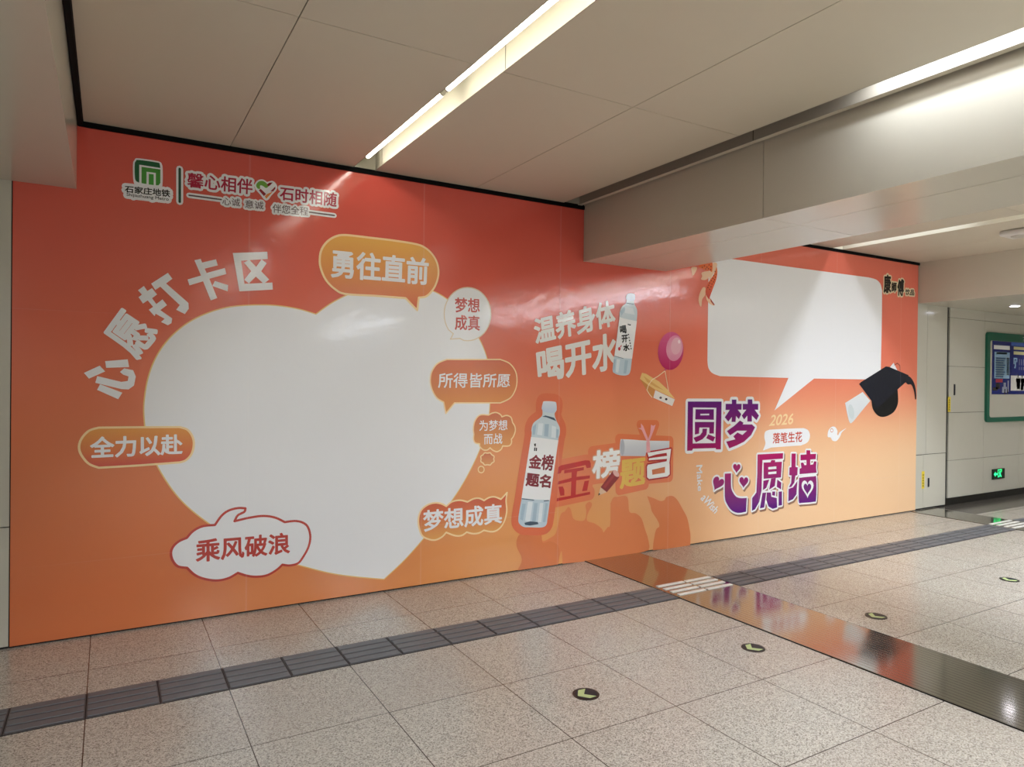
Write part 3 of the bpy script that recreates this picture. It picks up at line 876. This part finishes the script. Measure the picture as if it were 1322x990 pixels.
# larger bottle with its glow, and the graduation slogan beside it
f = view(660, 510, 5.5)
body = [(221, 55), (235, 43), (300, 46), (317, 60), (313, 105), (305, 140), (322, 190), (341, 232), (340, 280), (330, 320), (300, 540), (272, 745), (255, 870), (245, 920), (212, 938), (130, 937), (85, 934), (55, 912), (47, 880), (58, 800), (70, 735), (105, 500), (140, 290), (140, 245), (157, 195), (213, 150), (219, 105)]
halo = ink((222, 112, 76))
flat('glow_border', mural, [(grow([wall(f(body), True, 3)], .065), 2.2, halo)])
o, lb = bottle(f, body, [(137, 296), (200, 302), (331, 320), (270, 745), (160, 740), (70, 728)], [(221, 55), (235, 43), (300, 46), (317, 60), (310, 122), (219, 112)],
               [[(190, 200), (225, 200), (215, 285), (180, 280)], [(285, 215), (315, 225), (312, 305), (280, 300)], [(115, 755), (150, 758), (130, 900), (95, 890)], [(200, 765), (225, 765), (210, 900), (185, 900)]], 'large water bottle between heart and purple title',
               [[(150, 225), (175, 200), (165, 280), (148, 280)], [(235, 205), (265, 205), (258, 295), (230, 290)], [(318, 240), (335, 245), (330, 305), (316, 300)], [(75, 770), (100, 770), (80, 890), (60, 880)], [(160, 765), (185, 765), (168, 915), (142, 915)], [(240, 765), (258, 768), (240, 900), (222, 900)]],
               [[(216, 152), (240, 144), (300, 160), (318, 186), (300, 178), (250, 158)], [(72, 732), (160, 742), (158, 748), (72, 738)], [(228, 748), (268, 742), (266, 750), (228, 754)], [(90, 905), (130, 895), (185, 900), (190, 915), (130, 925), (95, 920)]])
dk = ink((128, 22, 40))
for s, q in (('金榜', [(128, 424), (300, 420), (294, 540), (116, 518)]), ('题名', [(104, 545), (282, 566), (274, 660), (96, 645)])):
    flat('lettering', lb, [(text(s, f(q), .04), 5.6, dk)])
flat('small_print', lb, [(fill(wall(f(q))), 5.6, blk) for q in ([(158, 345), (172, 342), (170, 365), (162, 362)], [(160, 372), (168, 370), (166, 395), (158, 396)], [(172, 372), (180, 375), (178, 396), (170, 396)])])

f = view(710, 540, 7.776)
j = [wall(f(p)) for p in ([(72, 558), (80, 488), (108, 470), (350, 420), (392, 422), (405, 450), (405, 492), (365, 500), (352, 468), (115, 522), (104, 548)], [(140, 518), (335, 488), (335, 518), (268, 532), (262, 585), (398, 572), (394, 602), (260, 622), (254, 765), (398, 735), (398, 762), (62, 832), (66, 800), (205, 775), (210, 632), (72, 664), (78, 632), (212, 596), (214, 540), (138, 552)],
                              [(80, 685), (125, 682), (140, 720), (140, 772), (100, 776)], [(342, 630), (388, 622), (368, 725), (318, 730)])]
W2 = ink((240, 240, 238))
b2, b2e = text('榜', f([(425, 325), (702, 288), (694, 578), (418, 612)]), .035, .010)
t3, t3e = text('题', f([(697, 420), (955, 388), (950, 660), (695, 715)]), .035, .010)
m4 = [wall(f(p)) for p in ([(972, 345), (1040, 335), (1210, 305), (1192, 452), (972, 490), (975, 465), (1165, 430), (1170, 405), (985, 420), (990, 400), (1170, 375), (1165, 345), (1060, 362), (985, 385)], )]
m4b = [wall(f([(968, 480), (1195, 452), (1196, 560), (1170, 582), (990, 608), (970, 590)])), wall(f([(1018, 515), (1150, 485), (1148, 545), (1022, 565)]))]
redline = ink((176, 40, 44))
flat('glow_border', mural, [(merge([grow([l], .050) for l in j] + [b2e, grow([wall(f([(420, 330), (700, 290), (690, 205), (1200, 225), (1195, 590), (950, 612), (950, 665), (695, 720), (690, 575), (425, 612)]))], .045), grow([wall(f([(900, 60), (1060, 60), (1000, 230), (960, 230)]))], .04)]), 1.8, ink((226, 122, 80)))])
flat('lettering', mural, [(fill(l), 3.4, ink((190, 36, 36))) for l in j] + [(b2e, 3.2, ink((214, 160, 130))), (b2, 3.4, W2), (t3, 3.4, ink((226, 184, 84)))] +
     [(grow(m4, .014), 4.6, redline), (fill(*m4), 5.0, W2), (grow([m4b[0]], .014), 4.6, redline), (fill(*m4b), 5.0, W2), (fill(m4b[1]), 4.8, ink((206, 116, 72)))], 'red, white and yellow exam slogan')
flat('scroll_picture', mural, [(fill(wall(f([(705, 208, 1), (820, 212), (950, 222), (1195, 226, 1), (1192, 312, 1), (960, 340, 1), (952, 378, 1), (702, 376, 1), (694, 300)]), True, 3)), 4, ink((226, 228, 230), (206, 208, 214), (196, 198, 206))),
                               (fill(wall(f(ell(722, 290, 22, 82)))), 4.3, ink((178, 180, 188)))], 'rolled white diploma with a pink ribbon')
flat('ribbon', mural, [(fill(wall(f(q))), 4.8, ink((236, 168, 172))) for q in ([(908, 50), (930, 75), (975, 190), (990, 235), (968, 232), (915, 115), (880, 98), (910, 95)], [(1010, 62), (1030, 75), (1055, 62), (1040, 110), (992, 232), (972, 230), (1000, 150)], [(962, 235), (996, 235), (1002, 335), (962, 345)])])
pc = flat('pencil_picture', mural, [(fill(wall(f([(503, 690), (630, 520), (690, 590), (565, 740)]))), 5.2, ink((140, 30, 36))), (fill(wall(f([(530, 680), (648, 540), (664, 556), (548, 700)]))), 5.3, ink((164, 44, 46)))], 'dark red pencil')
flat('pencil_tip', pc, [(fill(wall(f([(503, 690), (565, 740), (480, 772)]))), 5.2, ink((226, 190, 160)))])
flat('pencil_lead', pc, [(fill(wall(f([(488, 748), (500, 760), (478, 774)]))), 5.4, blk)])
flat('pencil_end', pc, [(fill(wall(f(ell(658, 552, 24, 40, -.7, 20)))), 5.4, ink((226, 176, 168)))])

# balloon carrying a book
f = view(820, 420, 9.0)
bl = flat('balloon_picture', mural, [(fill(wall(f(ell(408, 297, 148, 222, .08)))), 3, ink((214, 92, 138), (200, 72, 120), (176, 34, 86))), (fill(wall(f(ell(452, 265, 96, 150, .12)))), 3.4, ink((222, 128, 160), (226, 158, 178), (206, 112, 146))), (fill(wall(f(ell(470, 240, 60, 100, .12)))), 3.6, ink((230, 176, 190))), (fill(wall(f(ell(505, 190, 14, 22)))), 3.8, ink((246, 222, 226))),
                                     (fill(wall(f([(345, 502), (362, 515), (325, 530)]))), 3, ink((196, 90, 130)))], 'pink balloon lifting a book')
sg = [wall(f(s)) for s in ([(338, 530), (260, 590), (190, 632), (150, 690), (130, 750), (160, 800), (190, 835)], [(342, 535), (360, 640), (380, 760)])]
flat('balloon_string', bl, [(merge([outline(s, .004, False) for s in sg]), 4.4, ink((248, 224, 186)))])
bk = flat('book_picture', mural, [(fill(wall(f([(75, 550), (120, 562), (200, 610), (270, 650), (370, 745), (455, 852), (225, 745), (140, 690), (50, 620)]))), 3, ink((236, 196, 128))), (fill(wall(f([(50, 620), (140, 690), (225, 745), (200, 838), (135, 765)]))), 3.2, ink((206, 140, 80))), (fill(wall(f([(90, 585), (180, 650), (330, 755), (230, 715), (130, 655)]))), 3.2, ink((222, 168, 100)))], 'small tan book under the balloon')
flat('page_edge', bk, [(fill(wall(f([(228, 752), (455, 860), (425, 937), (205, 840)]))), 3.4, ink((236, 228, 222))), (fill(wall(f(ell(290, 840, 15, 14, 0, 10)))), 3.8, ink((110, 90, 90))), (fill(wall(f(ell(355, 857, 15, 14, 0, 10)))), 3.8, ink((60, 44, 50)))])

# big white rectangular bubble and the koi
f = view(860, 320, 3.888)
bubble([(250, 46, 1), (420, 69), (700, 107), (1015, 149, 1), (1052, 160), (1073, 182), (1081, 215, 1), (1079, 400), (1074, 625, 1), (1068, 645), (1050, 660, 1), (900, 658), (740, 655, 1), (542, 814, 1), (612, 652, 1), (268, 643, 1), (230, 628), (210, 602), (205, 565, 1), (208, 300), (212, 80, 1), (222, 55)], f, W_, mural_white, .001, 'big blank white rectangular bubble at right')
f = view(880, 330, 12.375)
pf = ink((240, 196, 160)); koi = ink((226, 98, 48))
ko = flat('koi_picture', mural, [(fill(wall(f([(550, 170, 1), (562, 260), (545, 380), (490, 530), (445, 650), (432, 700), (375, 610), (385, 500), (445, 385), (505, 300)]), True, 3)), 4.2, ink((238, 128, 70), (232, 104, 54), (206, 70, 60))),
                                 (fill(wall(f([(265, 180), (330, 120), (470, 60), (480, 250), (440, 245), (380, 235)]), True, 3)), 4.2, ink((232, 110, 52)))] +
          [(fill(wall(f(ell(x, y, 9, 12, 0, 7)))), 4.6, ink((128, 30, 22))) for x, y in ((525, 255), (540, 300), (505, 320), (530, 345), (490, 365), (515, 385), (465, 400), (500, 420), (440, 440), (475, 455), (425, 475), (460, 500), (410, 510), (440, 540), (320, 190), (355, 165), (395, 185), (430, 150), (375, 215), (420, 210), (455, 225), (460, 175))], 'orange spotted koi fish by the big white bubble')
flat('fin', ko, [(fill(wall(f(q), True, 3)), 4.0, pf) for q in ([(375, 520), (372, 620), (320, 700), (308, 808), (285, 800), (262, 715), (280, 605), (330, 510)], [(378, 630), (425, 665), (455, 700), (520, 785), (490, 795), (430, 760), (390, 700)], [(148, 190), (232, 185), (222, 250), (172, 322), (155, 260)], [(312, 270), (440, 250), (455, 300), (400, 375), (345, 392), (300, 375), (320, 330)], [(480, 130), (552, 120), (545, 200), (440, 385), (440, 300)])] +
     [(fill(wall(f([(448, 680), (520, 785), (500, 792), (455, 730)]))), 4.4, ink((170, 60, 44)))])

# brand lettering at the upper right corner
f = view(1120, 340, 16.5)
its = []
for s, q, bd in (('康', [(335, 235), (490, 240), (490, 640), (330, 630)], .05), ('師', [(500, 400), (612, 405), (604, 612), (500, 605)], .05), ('傅', [(622, 352), (772, 330), (755, 700), (622, 690)], .05), ('饮品', [(795, 545), (985, 558), (982, 688), (790, 672)], .03)):
    a, e = text(s, f(q), bd, .018); its += [(e, 3, ink((226, 206, 170))), (a, 4, ink((16, 18, 16)))]
flat('lettering', mural, its, 'black brush lettering with a pale edge')

# purple titles
PUR = ((92, 30, 120), (124, 26, 110), (168, 22, 92))
f = view(880, 505, 11.0)
yuan = [[wall(f([(80, 145), (560, 145), (550, 825), (478, 825), (478, 806), (155, 815), (140, 842), (70, 845)])), wall(f([(155, 230), (485, 235), (470, 735), (150, 740)]))],
        [wall(f([(190, 255), (450, 255), (450, 405), (185, 400)])), wall(f([(258, 320), (383, 318), (383, 340), (258, 342)]))],
        [wall(f([(180, 435), (455, 435), (450, 600), (385, 600), (385, 515), (245, 515), (240, 600), (180, 615)]))],
        [wall(f([(290, 530), (355, 530), (345, 620), (290, 680), (195, 725), (160, 660), (250, 625), (285, 580)]))], [wall(f([(370, 610), (470, 650), (440, 715), (340, 665)]))]]
meng = [[wall(f([(705, 118), (770, 118), (770, 178), (845, 178), (842, 262), (790, 262), (840, 325), (805, 395), (765, 350), (757, 435), (700, 435), (705, 365), (655, 430), (605, 370), (675, 265), (615, 265), (618, 178), (705, 178)]))],
        [wall(f([(930, 115), (995, 115), (998, 178), (1080, 178), (1080, 262), (1030, 262), (1090, 345), (1055, 410), (990, 345), (990, 430), (925, 430), (925, 345), (880, 400), (845, 345), (910, 262), (860, 262), (860, 178), (930, 178)]))],
        [wall(f([(820, 415), (870, 445), (860, 470), (990, 470), (1035, 510), (980, 620), (880, 715), (780, 765), (670, 810), (625, 715), (755, 680), (725, 640), (785, 585), (855, 620), (920, 560), (780, 560), (680, 625), (635, 565), (740, 490)]))]]
flat('lettering', mural, [(merge([grow([g[0]], .028) for g in yuan + meng]), 3, mural_white)] + [(fill(*g), 4, ink(*PUR)) for g in yuan + meng], 'purple to magenta title, upper pair')
f = view(905, 575, 8.2625)
xin = [[wall(f([(248, 300, 1), (315, 295, 1), (315, 430), (330, 490), (370, 545), (420, 560), (482, 557, 1), (475, 705, 1), (390, 718), (320, 690), (270, 620), (248, 540)]), True, 3)]] + [[wall(heart(*a, f))] for a in ((170, 408, 120, 150, .45), (375, 243, 80, 100, .05), (450, 392, 96, 118, .05))]
yn = [[wall(f([(598, 95), (870, 80), (868, 140), (650, 155), (645, 300), (640, 480), (615, 600), (570, 680), (538, 695), (540, 560), (585, 500), (595, 300)]))],
      [wall(f([(662, 182), (735, 178), (745, 155), (785, 155), (785, 176), (858, 172), (848, 340), (662, 355)])), wall(f([(712, 230), (798, 222), (798, 248), (712, 255)])), wall(f([(712, 283), (798, 275), (798, 300), (712, 307)]))],
      [wall(f([(660, 375), (722, 362), (692, 450), (655, 475)]))], [wall(f([(742, 350), (792, 345), (782, 430), (720, 472)]))], [wall(f([(808, 362), (852, 395), (848, 468), (802, 440)]))],
      [wall(f([(650, 505), (690, 500), (668, 660), (622, 670)]))], [wall(f([(695, 500), (738, 500), (745, 545), (802, 560), (806, 660), (760, 675), (715, 650), (690, 580)]))], [wall(f([(755, 490), (786, 490), (783, 535), (752, 530)]))], [wall(f([(822, 492), (858, 488), (858, 635), (822, 642)]))]]
qg = [[wall(f([(960, 85), (1005, 85), (1003, 228), (1026, 232), (1022, 315), (1002, 322), (990, 395), (958, 440), (930, 445), (955, 400), (960, 320), (935, 315), (938, 234), (958, 230)]))], [wall(f([(1022, 378), (1012, 520), (975, 572), (925, 595), (928, 462), (975, 445)]))],
      [wall(f([(1118, 50), (1160, 50), (1160, 90), (1222, 88), (1218, 146), (1160, 150), (1160, 205), (1190, 200), (1200, 168), (1226, 170), (1222, 235), (1228, 290), (1045, 305), (1046, 248), (1065, 238), (1058, 185), (1085, 180), (1098, 210), (1118, 206), (1118, 155), (1055, 158), (1055, 98), (1118, 94)]))],
      [wall(f([(1060, 342), (1200, 328, 1), (1224, 345), (1222, 570), (1195, 600), (1060, 612, 1), (1036, 590), (1040, 365)]), True, 4)]]
allg = xin + yn + qg
sh = [[[(p[0] + .016, p[1] - .02) for p in l] for l in g] for g in allg]
flat('lettering', mural, [(merge([grow([g[0]], .018) for g in sh]), 2.6, ink((150, 112, 92))), (merge([grow([g[0]], .018) for g in allg]), 3, mural_white)] + [(fill(*g), 4, ink((176, 20, 92), (140, 26, 106), (82, 30, 128))) for g in allg] +
     [(fill(wall(heart(1130, 462, 128, 190, 0, f))), 4.6, mural_white), (fill(wall(heart(1128, 462, 82, 120, 0, f))), 5.0, ink((110, 30, 116)))], 'magenta to purple title with hearts, lower row')
f = view(870, 490, 5.209)
flat('lettering', mural, [(text('2026', f([(655, 237), (808, 225), (795, 300), (635, 312)]), .02), 3, ink((246, 214, 164)))], 'pale slanted year')
f2 = f
bubble([(640, 337, 1), (760, 330), (870, 326, 1), (900, 342), (911, 380), (895, 420), (850, 442, 1), (750, 448), (650, 456, 1), (595, 476, 1), (612, 430), (605, 385), (612, 350)], f, W_, mural_white, .001, 'small white bubble under the year', letters=(('落笔生花', [(662, 358), (860, 347), (858, 418), (660, 430)], .016, ((196, 70, 48),)),))
flat('lettering', mural, [(text('Make', f([(188, 572), (188, 748), (158, 750), (146, 576)]), .02), 3, mural_white), (text('aWish', f([(214, 762), (304, 866), (270, 902), (172, 802)]), .02), 3, mural_white)], 'small white curved english words')

# graduation cap, diploma and a white swirl
f = view(1055, 460, 7.074)
flat('scroll_picture', mural, [(fill(wall(f([(250, 425, 1), (410, 325, 1), (480, 405, 1), (400, 500), (318, 600), (290, 600), (268, 520)]), True, 3)), 4, ink((234, 236, 236), (214, 218, 220))), (fill(wall(f(ell(305, 505, 26, 68, -.15)))), 4.4, ink((204, 212, 212))), (fill(wall(f([(655, 105), (692, 58), (728, 128)]))), 4, mural_white)], 'rolled diploma behind the graduation cap')
flat('cord_picture', mural, [(outline(wall(f([(700, 80), (728, 62), (750, 85), (752, 130)])), .004, False), 4.4, ink((120, 60, 50)))])
cp = flat('cap_picture', mural, [(fill(wall(f([(490, 395, 1), (600, 340, 1), (728, 300, 1), (733, 420), (700, 500), (640, 542), (585, 552), (540, 532), (502, 475)]), True, 4)), 5, ink((14, 16, 22))),
                                 (fill(wall(f([(378, 252), (392, 236), (622, 92), (652, 96), (830, 172), (802, 236), (732, 298), (545, 472), (488, 402)]))), 5.4, ink((22, 26, 40)))], 'dark graduation cap at the right edge')
flat('tassel', cp, [(fill(wall(f([(800, 170, 1), (850, 195), (885, 260), (898, 340), (897, 392, 1), (889, 392, 1), (880, 320), (855, 258), (822, 255), (800, 232, 1)]), True, 4)), 5.8, ink((26, 28, 40)))])
flat('swirl_picture', mural, [(fill(wall(f([(105, 665), (130, 642), (160, 645), (180, 680), (178, 715), (190, 715), (202, 690), (262, 655), (222, 690), (202, 735), (170, 772), (135, 768), (118, 740), (92, 735), (94, 690)]), True, 3)), 3, mural_white), (outline(wall(f(ell(128, 675, 12, 16, 0, 12))), .004), 3.4, ink((214, 150, 120)))], 'little white swirl')
